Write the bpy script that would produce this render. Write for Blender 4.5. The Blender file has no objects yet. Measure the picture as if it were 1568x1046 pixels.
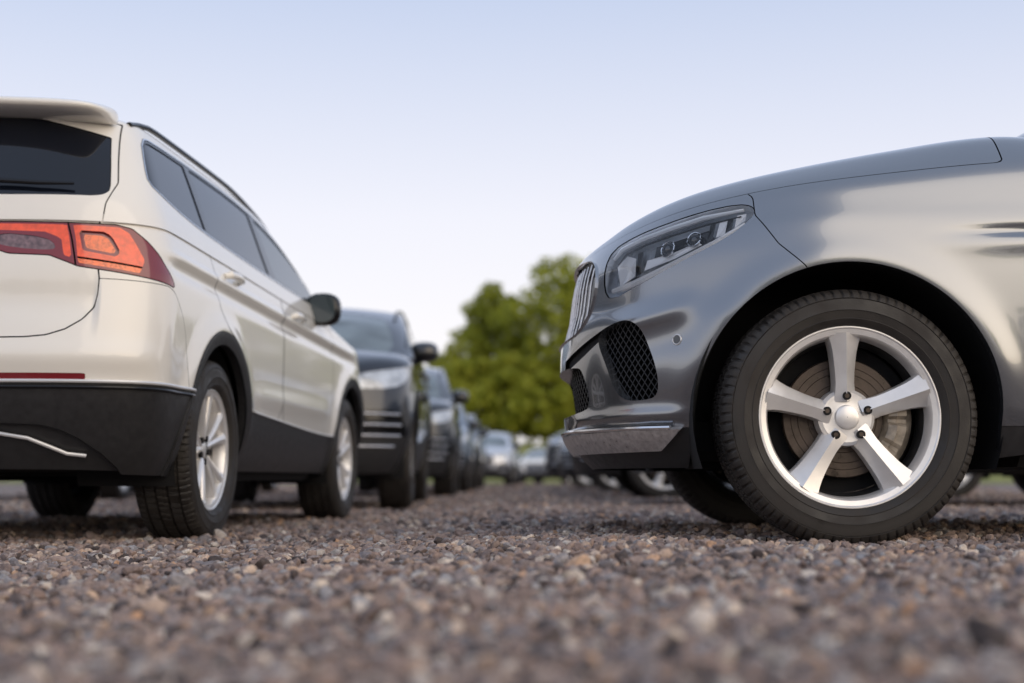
import bpy, bmesh, math, numpy as np, random
from mathutils import Vector, Matrix
rng=np.random.default_rng(7); random.seed(5)
scene=bpy.context.scene
PI=math.pi
# ------------------------------------------------------------------ materials
def newmat(name):
    m=bpy.data.materials.new(name); m.use_nodes=True
    nt=m.node_tree; b=nt.nodes['Principled BSDF']; return m,nt,b
def L(nt,a,b): nt.links.new(a,b)
def mat(name,col,rough=.5,metal=0,coat=0,spec=.5,noise=0,nscale=30,bump=0,bscale=60,croug=.03):
    m,nt,b=newmat(name)
    b.inputs['Base Color'].default_value=(*col,1); b.inputs['Roughness'].default_value=rough
    b.inputs['Metallic'].default_value=metal; b.inputs['Coat Weight'].default_value=coat
    b.inputs['Coat Roughness'].default_value=croug; b.inputs['Specular IOR Level'].default_value=spec
    tc=nt.nodes.new('ShaderNodeTexCoord')
    if noise:
        n=nt.nodes.new('ShaderNodeTexNoise'); n.inputs['Scale'].default_value=nscale; n.inputs['Detail'].default_value=6
        L(nt,tc.outputs['Object'],n.inputs['Vector'])
        r=nt.nodes.new('ShaderNodeMapRange'); r.inputs[1].default_value=.3; r.inputs[2].default_value=.7
        r.inputs[3].default_value=1-noise; r.inputs[4].default_value=1+noise
        L(nt,n.outputs['Fac'],r.inputs[0])
        v=nt.nodes.new('ShaderNodeVectorMath'); v.operation='SCALE'; v.inputs[0].default_value=col
        L(nt,r.outputs[0],v.inputs['Scale']); L(nt,v.outputs[0],b.inputs['Base Color'])
        q=nt.nodes.new('ShaderNodeMath'); q.operation='MULTIPLY'; q.inputs[1].default_value=rough
        L(nt,r.outputs[0],q.inputs[0]); L(nt,q.outputs[0],b.inputs['Roughness'])
    if bump:
        n=nt.nodes.new('ShaderNodeTexNoise'); n.inputs['Scale'].default_value=bscale; n.inputs['Detail'].default_value=4
        L(nt,tc.outputs['Object'],n.inputs['Vector'])
        bp=nt.nodes.new('ShaderNodeBump'); bp.inputs['Strength'].default_value=bump; bp.inputs['Distance'].default_value=.003
        L(nt,n.outputs['Fac'],bp.inputs['Height']); L(nt,bp.outputs[0],b.inputs['Normal'])
    return m
M_grey=mat('grey_metallic_paint',(.262,.277,.300),.24,.88,1,noise=.04,nscale=900,croug=.015)
M_white=mat('white_car_paint',(.87,.84,.775),.35,0,1,noise=.02,nscale=3,croug=.05)
M_black=mat('black_car_paint',(.012,.013,.016),.3,.2,1)
M_navy=mat('navy_car_paint',(.014,.018,.028),.3,.4,1)
M_silver=mat('silver_car_paint',(.62,.64,.68),.35,.5,1)
M_bluecar=mat('blue_grey_car_paint',(.16,.20,.25),.3,.6,1)
M_darkgrey=mat('dark_grey_car_paint',(.05,.052,.055),.3,.6,1)
M_shell=mat('dark_void',(.006,.006,.007),.9)
M_plastic=mat('black_cladding_plastic',(.026,.026,.028),.42,noise=.15,nscale=40,bump=.15,bscale=900)
M_gloss=mat('gloss_black_trim',(.008,.008,.009),.15)
M_glass=mat('tinted_window_glass',(.006,.008,.014),.03,spec=.6)
M_glass2=mat('clear_window_glass',(.03,.045,.05),.03,spec=.8)
M_ws=mat('windshield_glass',(.13,.165,.18),.05,spec=.9,noise=.5,nscale=3)
M_chrome=mat('chrome_trim',(.80,.80,.81),.14,1)
M_satin=mat('satin_aluminium_trim',(.68,.66,.65),.34,.8,noise=.22,nscale=60,bump=.35,bscale=120)
M_bright=mat('bright_trim_strip',(.72,.72,.72),.3,.4)
M_rim=mat('silver_alloy_wheel',(.84,.825,.81),.34,.5,.5,noise=.05,nscale=25)
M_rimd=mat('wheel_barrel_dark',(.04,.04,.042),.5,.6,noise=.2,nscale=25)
M_disc=mat('brake_disc_iron',(.085,.065,.052),.42,.5,noise=.5,nscale=22)
M_cal=mat('brake_caliper',(.30,.26,.21),.5,.3,noise=.45,nscale=35,bump=.3)
M_tyre=mat('tyre_rubber',(.028,.024,.021),.66,noise=.35,nscale=14,bump=.25,bscale=250)
M_red=mat('tail_lamp_red_dark',(.20,.010,.016),.12,0,1)
M_red2=mat('tail_lamp_orange_red',(.95,.10,.02),.18,0,1,noise=.2,nscale=45)
M_red3=mat('tail_lamp_orange_inner',(.95,.18,.04),.3,0,1,noise=.35,nscale=70)
M_clear=mat('tail_lamp_clear',(.20,.12,.12),.1,.4,1,noise=.5,nscale=60)
M_lampin=mat('head_lamp_reflector',(.85,.87,.90),.15,.6,noise=.15,nscale=14)
M_lampdk=mat('head_lamp_housing',(.42,.455,.50),.3,.3,noise=.4,nscale=8)
M_lampw=mat('head_lamp_light_guide',(.95,.96,.98),.2,0,1)
M_lens=mat('projector_lens',(.03,.035,.045),.03,spec=1)
M_lampg=mat('head_lamp_cover_distant',(.50,.53,.56),.12,.3,1,noise=.5,nscale=12)
def lensmat():
    m,nt,b=newmat('head_lamp_clear_cover'); nt.nodes.remove(b)
    o=nt.nodes['Material Output']; t=nt.nodes.new('ShaderNodeBsdfTransparent'); t.inputs[0].default_value=(.98,.985,.99,1)
    g=nt.nodes.new('ShaderNodeBsdfGlossy'); g.inputs['Roughness'].default_value=.02
    f=nt.nodes.new('ShaderNodeFresnel'); f.inputs[0].default_value=1.5
    x=nt.nodes.new('ShaderNodeMixShader'); L(nt,f.outputs[0],x.inputs[0]); L(nt,t.outputs[0],x.inputs[1]); L(nt,g.outputs[0],x.inputs[2]); L(nt,x.outputs[0],o.inputs[0])
    return m
M_cover=lensmat()
def meshmat():
    m,nt,b=newmat('intake_honeycomb_mesh')
    tc=nt.nodes.new('ShaderNodeTexCoord'); s=nt.nodes.new('ShaderNodeSeparateXYZ'); L(nt,tc.outputs['Object'],s.inputs[0])
    def mth(op,a,bv=None):
        n=nt.nodes.new('ShaderNodeMath'); n.operation=op
        for i,v in enumerate((a,bv)):
            if v is None: continue
            if isinstance(v,(int,float)): n.inputs[i].default_value=v
            else: L(nt,v,n.inputs[i])
        return n.outputs[0]
    u=mth('ADD',s.outputs[1],mth('MULTIPLY',mth('ABSOLUTE',s.outputs[0]),.5)); z=mth('MULTIPLY',s.outputs[2],.9)
    a=mth('ABSOLUTE',mth('SINE',mth('MULTIPLY',mth('ADD',u,z),115)))
    c=mth('ABSOLUTE',mth('SINE',mth('MULTIPLY',mth('SUBTRACT',u,z),115)))
    mn=mth('MINIMUM',a,c); st=mth('LESS_THAN',mn,.30)
    mx=nt.nodes.new('ShaderNodeMixRGB'); L(nt,st,mx.inputs[0]); mx.inputs[1].default_value=(.002,.002,.002,1); mx.inputs[2].default_value=(.028,.028,.030,1)
    L(nt,mx.outputs[0],b.inputs['Base Color'])
    rr=mth('SUBTRACT',.95,mth('MULTIPLY',st,.5)); L(nt,rr,b.inputs['Roughness']); L(nt,mth('MULTIPLY',st,.35),b.inputs['Specular IOR Level'])
    bp=nt.nodes.new('ShaderNodeBump'); bp.inputs['Strength'].default_value=.6; bp.inputs['Distance'].default_value=.006; bp.invert=True
    L(nt,mn,bp.inputs['Height']); L(nt,bp.outputs[0],b.inputs['Normal'])
    return m
M_mesh=meshmat()
# ------------------------------------------------------------------ helpers
def link(o,parent=None):
    scene.collection.objects.link(o)
    if parent is not None: o.parent=parent
    return o
def empty(name,loc,rz):
    o=bpy.data.objects.new(name,None); o.location=loc; o.rotation_euler=(0,0,rz); o.empty_display_size=.3; return link(o)
def mobj(name,V,F,m,parent=None,smooth=True,sharp=35,normals=None):
    me=bpy.data.meshes.new(name); me.from_pydata([tuple(v) for v in V],[],[tuple(int(i) for i in f) for f in F]); me.materials.append(m)
    if smooth:
        me.polygons.foreach_set('use_smooth',[True]*len(me.polygons))
        if normals is not None: me.normals_split_custom_set_from_vertices([tuple(n) for n in normals])
        elif sharp: me.set_sharp_from_angle(angle=math.radians(sharp))
    me.update()
    return link(bpy.data.objects.new(name,me),parent)
def pchip(pts):
    x=np.array([p[0] for p in pts],float); y=np.array([p[1] for p in pts],float)
    h=np.diff(x); d=np.diff(y)/h; m=np.zeros(len(x)); m[0]=d[0]; m[-1]=d[-1]
    for i in range(1,len(x)-1):
        if d[i-1]*d[i]>0:
            w1=2*h[i]+h[i-1]; w2=h[i]+2*h[i-1]; m[i]=(w1+w2)/(w1/d[i-1]+w2/d[i])
    def f(q):
        q=np.clip(np.asarray(q,float),x[0],x[-1]); i=np.clip(np.searchsorted(x,q)-1,0,len(h)-1)
        t=(q-x[i])/h[i]
        return (2*t**3-3*t**2+1)*y[i]+(t**3-2*t**2+t)*h[i]*m[i]+(-2*t**3+3*t**2)*y[i+1]+(t**3-t**2)*h[i]*m[i+1]
    return f
def sstep(a,b,x): t=np.clip((x-a)/(b-a),0,1); return t*t*(3-2*t)
def chaikin(p,n):
    p=np.array(p,float)
    for _ in range(n):
        q=np.roll(p,-1,0); p=np.stack([.75*p+.25*q,.25*p+.75*q],1).reshape(-1,2)
    return p
def sdpoly(px,py,poly):
    d=np.full(px.shape,1e9); ins=np.zeros(px.shape,bool); n=len(poly)
    for i in range(n):
        a=poly[i]; b=poly[(i+1)%n]; e=b-a; wx=px-a[0]; wy=py-a[1]
        t=np.clip((wx*e[0]+wy*e[1])/max(e@e,1e-12),0,1)
        d=np.minimum(d,(wx-e[0]*t)**2+(wy-e[1]*t)**2)
        if a[1]!=b[1]:
            c=((a[1]>py)!=(b[1]>py))&(px<(b[0]-a[0])*(py-a[1])/(b[1]-a[1])+a[0]); ins^=c
    d=np.sqrt(d); return np.where(ins,-d,d)
class Surf:
    def __init__(s,V,F,edges=None): s.V=V; s.F=F; s.edges=edges or []
CX,CU,CZ,CA,CR,CB=0,1,2,6,7,8
def clip(M,f,c,sgn):
    g=sgn*(f-c); V=M.V; gl=g.tolist(); new=[]; key={}; F=[]; edges=[]; nV=len(V)
    def nv(a,b):
        k=(a,b) if a<b else (b,a)
        if k in key: return key[k]
        t=gl[k[0]]/(gl[k[0]]-gl[k[1]]); new.append((k[0],k[1],t)); key[k]=nV+len(new)-1; return key[k]
    for fc in M.F:
        s=[gl[i]<=0 for i in fc]
        if all(s): F.append(fc); continue
        if not any(s): continue
        out=[]; cutv=[]
        n=len(fc)
        for i in range(n):
            a=fc[i]; b=fc[(i+1)%n]
            if s[i]: out.append(a)
            if s[i]!=s[(i+1)%n]:
                k=nv(a,b); out.append(k); cutv.append(k)
        if len(out)>=3: F.append(out)
        if len(cutv)==2: edges.append(tuple(cutv))
    if new:
        A=np.array(new); i0=A[:,0].astype(int); i1=A[:,1].astype(int); t=A[:,2:3]
        W=V[i0]*(1-t)+V[i1]*t; nn=W[:,3:6]; W[:,3:6]=nn/np.maximum(np.linalg.norm(nn,axis=1,keepdims=True),1e-9)
        V=np.vstack([V,W])
    return Surf(V,F,edges)
def cut(M,fn,gap=0.):
    f=fn(M.V); return clip(M,f,-gap,1),clip(M,f,gap,-1)
def P(ca,cb,poly,mask=None,rnd=2):
    poly=chaikin(poly,rnd)
    def fn(V):
        f=np.clip(sdpoly(V[:,ca],V[:,cb],poly),-.15,.15)
        if mask is not None: f=np.where(mask(V),f,.15)
        return f
    return fn
def emit(M,name,m,parent,off=0,mirror=True):
    if not M.F: return None
    used=sorted({i for f in M.F for i in f}); mp={k:i for i,k in enumerate(used)}
    V=M.V[used]; pos=V[:,:3]+V[:,3:6]*off; N=V[:,3:6]
    F=[]
    for f in M.F:
        g=[mp[i] for i in f]; p=pos[g]; c=np.zeros(3)
        for i in range(1,len(g)-1): c+=np.cross(p[i]-p[0],p[i+1]-p[0])
        if c@c<1e-18: continue
        if c@N[g].sum(0)<0: g=g[::-1]
        F.append(g)
    n=len(pos); pos2=pos*[-1,1,1]; N2=N*[-1,1,1]
    allp=np.vstack([pos,pos2]); alln=np.vstack([N,N2]); F=F+[[i+n for i in f[::-1]] for f in F]
    return mobj(name,allp,F,m,parent,normals=alln)
def flange(M,name,m,parent,depth,mode='n',off=0,extra=0):
    V=[];F=[]
    for a,b in M.edges:
        pa,pb=M.V[a],M.V[b]; q=[]
        for p in (pa,pb):
            d=-p[3:6] if mode=='n' else np.array([-1.,0,0])
            q.append((p[:3]+p[3:6]*off, p[:3]+p[3:6]*off+d*depth))
        for s in (1,-1):
            k=len(V); V+= [q[0][0]*[s,1,1],q[1][0]*[s,1,1],q[1][1]*[s,1,1],q[0][1]*[s,1,1]]; F.append([k,k+1,k+2,k+3])
    if V: mobj(name,V,F,m,parent,smooth=False)
def wrap(S,k=1.0):
    Nn,Ns,Nr,Nz,Nl=[max(8,int(a*k)) for a in S['res']]
    nf,nr=S['nf'],S['nr']
    ph=np.linspace(0,PI/2,Nn+1); pr=np.linspace(PI/2,0,Nr+1); t=np.linspace(0,1,Ns+1)[1:-1]
    fx=np.r_[np.sin(ph)**(2/nf),np.ones(len(t)),np.sin(pr)**(2/nr)]
    a=np.r_[1-np.clip(np.cos(ph),0,1)**(2/nf),np.ones(len(t)),np.ones(len(pr))]
    b=np.r_[np.zeros(len(ph)),np.zeros(len(t)),1-(1-np.clip(np.cos(pr),0,1)**(2/nr))]
    T=np.r_[np.zeros(len(ph)),t,np.ones(len(pr))]
    uf,ur,Df,Dr,w=S['uf'],S['ur'],S['Df'],S['Dr'],S['w']
    def U(z,T,a,b):
        F0=uf(z)+Df*a; R0=ur(z)-Dr+Dr*b
        return F0*(1-T)+R0*T
    def solve(zf):
        z=np.full(len(T),1.0)
        for _ in range(12): z=.5*z+.5*zf(U(z,T,a,b))
        return z
    zt=solve(S['ztop']); zb=solve(S['zbot'])
    r=np.linspace(0,1,Nz+1)
    z=zb[:,None]+(zt-zb)[:,None]*r; u=U(z,T[:,None],a[:,None],b[:,None]); x=w(z,u)*fx[:,None]
    G=np.stack([x,u,z],2)
    xt=x[:,-1]; ut=u[:,-1]; q=np.arange(1,Nl+1)/Nl
    wm=w(zt,ut)
    if 'kr' in S:
        ql=.3; kr=S['kr'](ut); xr=xt*kr; zr=zt+S['dzr'](ut); zc=zr+S['dzc'](ut)
        X=np.where(q<ql,xt[:,None]+(xr-xt)[:,None]*(q/ql),xr[:,None]*(1-(q-ql)/(1-ql)))
        Z=np.where(q<ql,zt[:,None]+(zr-zt)[:,None]*(np.minimum(q/ql,1))**.8,zr[:,None]+(zc-zr)[:,None]*(1-(X/np.maximum(xr,1e-6)[:,None])**2))
    else:
        X=xt[:,None]*(1-q); Z=zt[:,None]+S['crown']*(xt/wm)[:,None]*(1-(1-q)**2)
    Lp=np.stack([X,np.repeat(ut[:,None],Nl,1),Z],2)
    G=np.concatenate([G,Lp],1); Rr=np.r_[r,1+q]
    lo=max(1,int(Nz*S.get('slo',.85)))
    for _ in range(int(S.get('sm',6)*k)):
        G[:,lo:-1]=.5*G[:,lo:-1]+.25*(G[:,lo-1:-2]+G[:,lo+1:])
    for _ in range(int(S.get('smc',4)*k)):
        G[1:-1]=.5*G[1:-1]+.25*(G[:-2]+G[2:])
    mid=G[:,Nz//2]; A=np.r_[0,np.cumsum(np.linalg.norm(np.diff(mid,axis=0),axis=1))]
    def normals(G):
        Gm=np.concatenate([G[1:2]*[-1,1,1],G,G[-2:-1]*[-1,1,1]],0)
        dc=Gm[2:]-Gm[:-2]
        Gr=np.concatenate([2*G[:,:1]-G[:,1:2],G,G[:,-2:-1]*[-1,1,1]],1)
        dr=Gr[:,2:]-Gr[:,:-2]
        N=np.cross(dc,dr); ln=np.linalg.norm(N,axis=2,keepdims=True)
        N=N/np.maximum(ln,1e-12)
        i=len(G)//2
        if N[i,Nz//2,0]<0: N=-N
        N[ln[...,0]<1e-10]=[0,0,1]
        N[0,:,0]=0;N[-1,:,0]=0;N[:,-1,0]=0
        return N/np.maximum(np.linalg.norm(N,axis=2,keepdims=True),1e-9)
    N=normals(G)
    if 'disp' in S:
        G=G+N*S['disp'](G[...,0],G[...,1],G[...,2],A[:,None]+0*G[...,0])[...,None]; N=normals(G)
    nc,nrw=G.shape[:2]
    AA=np.repeat(A[:,None],nrw,1); RR=np.repeat(Rr[None],nc,0)
    V=np.concatenate([G,N,AA[...,None],RR[...,None],(A[-1]-AA)[...,None]],2).reshape(-1,9)
    idx=np.arange(nc*nrw).reshape(nc,nrw)
    F=np.stack([idx[:-1,:-1],idx[1:,:-1],idx[1:,1:],idx[:-1,1:]],2).reshape(-1,4).tolist()
    return Surf(V,F)
def snap(M,ca,cb,a,b,mask,k=4):
    V=M.V[mask(M.V)]; d=(V[:,ca]-a)**2+(V[:,cb]-b)**2; i=np.argsort(d)[:k]; w=1/(d[i]+1e-7); w/=w.sum()
    p=(V[i]*w[:,None]).sum(0); n=p[3:6]/np.linalg.norm(p[3:6]); q=p[:3].copy()
    if ca<3: q[ca]=a
    if cb<3: q[cb]=b
    return q,n
def sweep(path,rad,seg=8,flat=1.0):
    path=np.array(path,float); n=len(path); V=[];F=[]
    rad=np.broadcast_to(np.array(rad,float),(n,))
    for i in range(n):
        t=path[min(i+1,n-1)]-path[max(i-1,0)]; t/=np.linalg.norm(t)
        up=np.array([0,0,1.]) if abs(t[2])<.9 else np.array([0,1.,0]); s=np.cross(t,up); s/=np.linalg.norm(s); q=np.cross(s,t)
        for j in range(seg):
            an=2*PI*j/seg; V.append(path[i]+rad[i]*(math.cos(an)*s*flat+math.sin(an)*q))
    for i in range(n-1):
        for j in range(seg): F.append([i*seg+j,i*seg+(j+1)%seg,(i+1)*seg+(j+1)%seg,(i+1)*seg+j])
    F.append(list(range(seg))[::-1]); F.append([(n-1)*seg+j for j in range(seg)])
    return V,F
def both(V,F):
    V=[np.array(v,float) for v in V]; n=len(V); return V+[v*[-1,1,1] for v in V],[list(f) for f in F]+[[i+n for i in f[::-1]] for f in F]
def loft(secs):
    n=len(secs[0]); V=[p for s in secs for p in s]; F=[]
    for i in range(len(secs)-1):
        for j in range(n): F.append([i*n+j,i*n+(j+1)%n,(i+1)*n+(j+1)%n,(i+1)*n+j])
    F.append(list(range(n))[::-1]); F.append([(len(secs)-1)*n+j for j in range(n)]); return V,F
def lathe(prof,seg,mod=None):
    prof=np.array(prof,float); an=np.linspace(0,2*PI,seg,endpoint=False)
    r=np.repeat(prof[None,:,1],seg,0)
    if mod is not None: r=r+mod(an[:,None],prof[None,:,0],prof[None,:,1])
    V=np.stack([np.repeat(prof[None,:,0],seg,0),r*np.cos(an)[:,None],r*np.sin(an)[:,None]],2).reshape(-1,3)
    n=len(prof); F=[]
    for i in range(seg):
        k=(i+1)%seg
        for j in range(n-1): F.append([i*n+j,i*n+j+1,k*n+j+1,k*n+j])
    return V,F
# ------------------------------------------------------------------ wheels
def build_wheel(style,R,rr,W,seg,fine):
    hw=W/2; parts=[]
    s=(R-rr)
    prof=[(hw-.035,rr-.008),(hw-.020,rr+.002),(hw-.010,rr+.012),(hw-.006,rr+.018),(hw-.0045,rr+.020),(hw-.006,rr+.022),(hw-.001,rr+.40*s),(hw+.0015,rr+.40*s+.001),(hw,rr+.40*s+.006),(hw,rr+.55*s),(hw-.003,rr+.70*s),(hw-.005,rr+.71*s),(hw-.003,rr+.73*s),(hw-.008,rr+.83*s),(hw-.014,R-.012),(hw-.022,R-.007),(hw-.034,R-.003)]
    tr=[(hw-.046,R-.001),(hw-.0465,R-.009),(hw-.054,R-.009),(hw-.0545,R),(.028,R+.001),(.0275,R-.008),(.019,R-.008),(.0185,R+.001),(0,R+.001)]
    prof=prof+tr; prof=prof+[(-x,r) for x,r in prof[::-1][1:]]
    def mod(an,x,r):
        nb=84 if fine else 60
        ph=(an*nb/(2*PI)+np.abs(x)*6)%1
        g=((ph<.22)&(r>R-.02)&(np.abs(x)>hw-.045)) | ((((an*nb/(2*PI)-x*10)%1)<.14)&(r>R-.004)&(np.abs(x)<hw-.05))
        return np.where(g,-.006,0.)
    parts.append(('tyre',*lathe(prof,seg,mod if fine else None),M_tyre,30))
    lip=hw-.024
    rp=[(lip-.012,rr+.003),(lip-.002,rr+.003),(lip+.003,rr-.001),(lip+.003,rr-.004),(lip-.001,rr-.008),(lip-.004,rr-.022),(lip-.012,rr-.027),(lip-.035,rr-.030),(lip-.06,rr-.034)]
    parts.append(('rim_ring',*lathe(rp,128),M_rim,30))
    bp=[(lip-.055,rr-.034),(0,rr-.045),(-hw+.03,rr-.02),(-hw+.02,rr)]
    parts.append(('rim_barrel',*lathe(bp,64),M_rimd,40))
    V=[];F=[]
    if style=='five':
        spokes=[(PI/2+i*2*PI/5,0,1) for i in range(5)]
        st=[.045,.075,.10,.13,.16,.19,.212,rr-.030,rr-.018]; hws=[.038,.0335,.0315,.033,.036,.040,.045,.052,.064]
        cs=[(-1,-.06),(-.98,-.012),(-.93,-.003),(-.5,.002),(.0,.008),(.05,.006),(.5,-.008),(.92,-.025),(.98,-.034),(1,-.06)]
        base=[lip-.034,lip-.028,lip-.026,lip-.023,lip-.019,lip-.014,lip-.010,lip-.007,lip-.005]
    else:
        spokes=[]
        for i in range(5):
            spokes+=[(PI/2+i*2*PI/5-.20,-1,1),(PI/2+i*2*PI/5+.20,1,1)]
        sc=rr/.235
        st=[.04*sc,.07*sc,.10*sc,.13*sc,.16*sc,.19*sc,.205*sc,rr-.022]; hws=[.016,.015,.0145,.016,.018,.021,.024,.032]
        cs=[(-1,-.04),(-.95,-.006),(-.8,0),(0,.005),(.8,0),(.95,-.006),(1,-.04)]
        base=[lip-.030,lip-.024,lip-.020,lip-.016,lip-.013,lip-.010,lip-.008,lip-.006]
    for th,tw,_ in spokes:
        k0=len(V); m=len(cs)
        for i,(r,h) in enumerate(zip(st,hws)):
            a=th+ (tw*.10*(i/len(st)-.4) if tw else 0)
            er=np.array([0,math.cos(a),math.sin(a)]); et=np.array([0,math.sin(a),-math.cos(a)])
            for t,dx in cs:
                V.append(er*r+et*t*h+np.array([base[i]+dx,0,0]))
        for i in range(len(st)-1):
            for j in range(m-1): F.append([k0+i*m+j,k0+i*m+j+1,k0+(i+1)*m+j+1,k0+(i+1)*m+j])
    parts.append(('wheel_spokes',V,F,M_rim,14))
    f5=style=='five'
    hb=[(lip-.026,0.001),(lip-.026,.026),(lip-.029,.033),(lip-.035,.036),(lip-.036,.05),(lip-.035,.072 if f5 else .06),(lip-.045,.082 if f5 else .066),(lip-.09,.086 if f5 else .066)]
    parts.append(('wheel_hub',*lathe(hb,64),M_rim,30))
    V=[];F=[];V2=[];F2=[]
    for i in range(5):
        a=PI/2+i*2*PI/5+(0 if f5 else .6); c=np.array([0,math.cos(a)*.062,math.sin(a)*.062])*(1 if f5 else .78)
        for (rad,x0,VV,FF) in ((.0125,lip-.0215,V,F),(.0065,lip-.0205,V2,F2)):
            k=len(VV)
            for j in range(16):
                b=2*PI*j/16
                for xx in (x0,x0-.03): VV.append(c+np.array([xx,rad*math.cos(b),rad*math.sin(b)]))
            for j in range(16): FF.append([k+2*j,k+2*((j+1)%16),k+2*((j+1)%16)+1,k+2*j+1])
            FF.append([k+2*j for j in range(16)])
    parts.append(('wheel_bolt_dark_discs',V,F,M_shell,30)); parts.append(('wheel_bolts',V2,F2,M_disc,30))  # raised black cylinders imitate the shaded bolt recesses in colour
    V,F=lathe([(0,.07),(.01,.072),(.01,.10),(.012,.102),(.012,.130),(.0105,.131),(.012,.132),(.012,.150),(.0105,.151),(.012,.152),(.012,.172),(.008,.175),(-.012,.175),(-.014,.10)],96); V=np.array(V)+[-.005,0,0]
    parts.append(('brake_disc',V,F,M_disc,30))
    parts.append(('wheel_backing_plate',*lathe([(-.03,.001),(-.03,rr-.045)],48),M_shell,30))
    secs=[]
    for a in np.linspace(-.62,.5,19):
        e=np.array([0,math.cos(a-.28),math.sin(a-.28)]); k=1-.5*abs(a/.62)**3-.45*(abs(abs(a+.05)-.25)<.06)
        secs.append([e*r0+np.array([x0,0,0]) for r0,x0 in ((.120,.014),(.128,.014+.032*k),(.152,.014+.040*k),(.156,.014+.026*k),(.182,.014+.026*k),(.204,.006),(.204,-.03),(.120,-.03))])
    V,F=loft(secs); parts.append(('brake_caliper',V,F,M_cal,25))
    out=[]
    for n,V,F,m,sh in parts:
        me=bpy.data.meshes.new(n); me.from_pydata([tuple(v) for v in V],[],[tuple(map(int,f)) for f in F]); me.materials.append(m)
        me.polygons.foreach_set('use_smooth',[True]*len(me.polygons))
        bm=bmesh.new(); bm.from_mesh(me); bmesh.ops.recalc_face_normals(bm,faces=bm.faces); bm.to_mesh(me); bm.free()
        me.set_sharp_from_angle(angle=math.radians(sh))
        out.append((n,me))
    return out
W_merc=build_wheel('five',.372,.262,.255,672,True)
W_tig=build_wheel('ten',.358,.240,.235,480,True)
W_far5=build_wheel('five',.365,.255,.24,96,False)
def put_wheels(parent,wh,R,xf,us,spin=None):
    for iu,u in enumerate(us):
        for sgn in (1,-1):
            sp=(spin or [0,0])[iu]
            for n,me in wh:
                o=bpy.data.objects.new(n,me); link(o,parent); o.location=(sgn*xf,u,R)
                s=0 if n=='brake_caliper' else sp
                o.rotation_euler=(s,0,0 if sgn>0 else PI)
# ------------------------------------------------------------------ shared car pieces
def arch_fn(us,R,zc):
    def fn(V):
        f=np.full(len(V),.3)
        for u0 in us:
            d=np.where(V[:,CZ]>zc,np.hypot(V[:,CU]-u0,V[:,CZ]-zc),np.abs(V[:,CU]-u0))-R
            f=np.minimum(f,d)
        return np.where(V[:,CX]>.35,np.clip(f,-.3,.3),.3)
    return fn
def liners(parent,us,R,zc,x1,u_all,zf=.27,w=.8):
    V=[];F=[]
    for u0 in us:
        for s in (1,-1):
            k=len(V); n=32
            for i in range(n+1):
                a=PI+.35-(PI+.7)*i/n
                for xx in (x1,.50): V.append((s*xx,u0+(R+.012)*math.cos(a),zc+(R+.012)*math.sin(a)))
            for i in range(n): F.append([k+2*i,k+2*i+2,k+2*i+3,k+2*i+1])
            F.append([k+2*i+1 for i in range(n+1)])
    mobj('wheel_arch_liner',V,F,M_shell,parent)
    a,b=u_all; secs=[]
    for u,ww,z0 in ((a,.55,zf+.06),(a+.15,w*.75,zf),(a+.6,.56,zf),(us[0]+.5,.58,zf-.02),(us[0]+.52,w,zf-.02),(us[1]-.52,w,zf-.02),(us[1]-.5,.58,zf),(b-.4,.56,zf+.02),(b-.15,w*.7,zf+.04),(b,.5,zf+.1)):
        secs.append([(ww,u,z0+.03),(ww-.03,u,z0),(-ww+.03,u,z0),(-ww,u,z0+.03),(-ww,u,z0+.12),(ww,u,z0+.12)])
    V,F=loft(secs); mobj('floor_pan',V,F,M_shell,parent)
    for u0 in us:
        V,F=sweep([(-.7,u0,zc-.02),(-.3,u0,zc-.06),(.3,u0,zc-.06),(.7,u0,zc-.02)],[.03,.04,.04,.03],8); mobj('axle_carrier',V,F,M_shell,parent)
def mirror_part(parent,x,u,z,mh,mg=None,a_=.115,b_=.075):
    mg=mg or M_glass2
    secs=[]
    for t,sc in ((0,.75),(.02,.97),(.06,1),(.10,.9),(.14,.62),(.155,.3)):
        ring=[]
        for j in range(20):
            a=2*PI*j/20; c,s=math.cos(a),math.sin(a)
            ring.append(np.array([x+(.03+a_*sc*np.sign(c)*abs(c)**.75),u-t,z+b_*sc*np.sign(s)*abs(s)**.75+.004]))
        secs.append(ring)
    V,F=both(*loft(secs)); mobj('door_mirror_housing',V,F,mh,parent,sharp=50)
    ring=[]
    for j in range(24):
        a=2*PI*j/24; c,s=math.cos(a),math.sin(a)
        ring.append((x+(.03+(a_-.022)*np.sign(c)*abs(c)**.75),u+.004,z+(b_-.015)*np.sign(s)*abs(s)**.75+.004))
    V,F=both(ring,[list(range(24))]); mobj('door_mirror_glass',V,F,mg,parent,smooth=False)
    V,F=both(*sweep([(x-.16,u-.06,z-.085),(x-.07,u-.06,z-.08),(x+.0,u-.06,z-.05)],[.03,.028,.025],8)); mobj('door_mirror_stalk',V,F,M_gloss,parent)
wfn=lambda pts:(lambda f:(lambda z,u:f(z)))(pchip(pts))
cf=lambda c:(lambda u:np.full(np.shape(u),float(c)))
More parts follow.
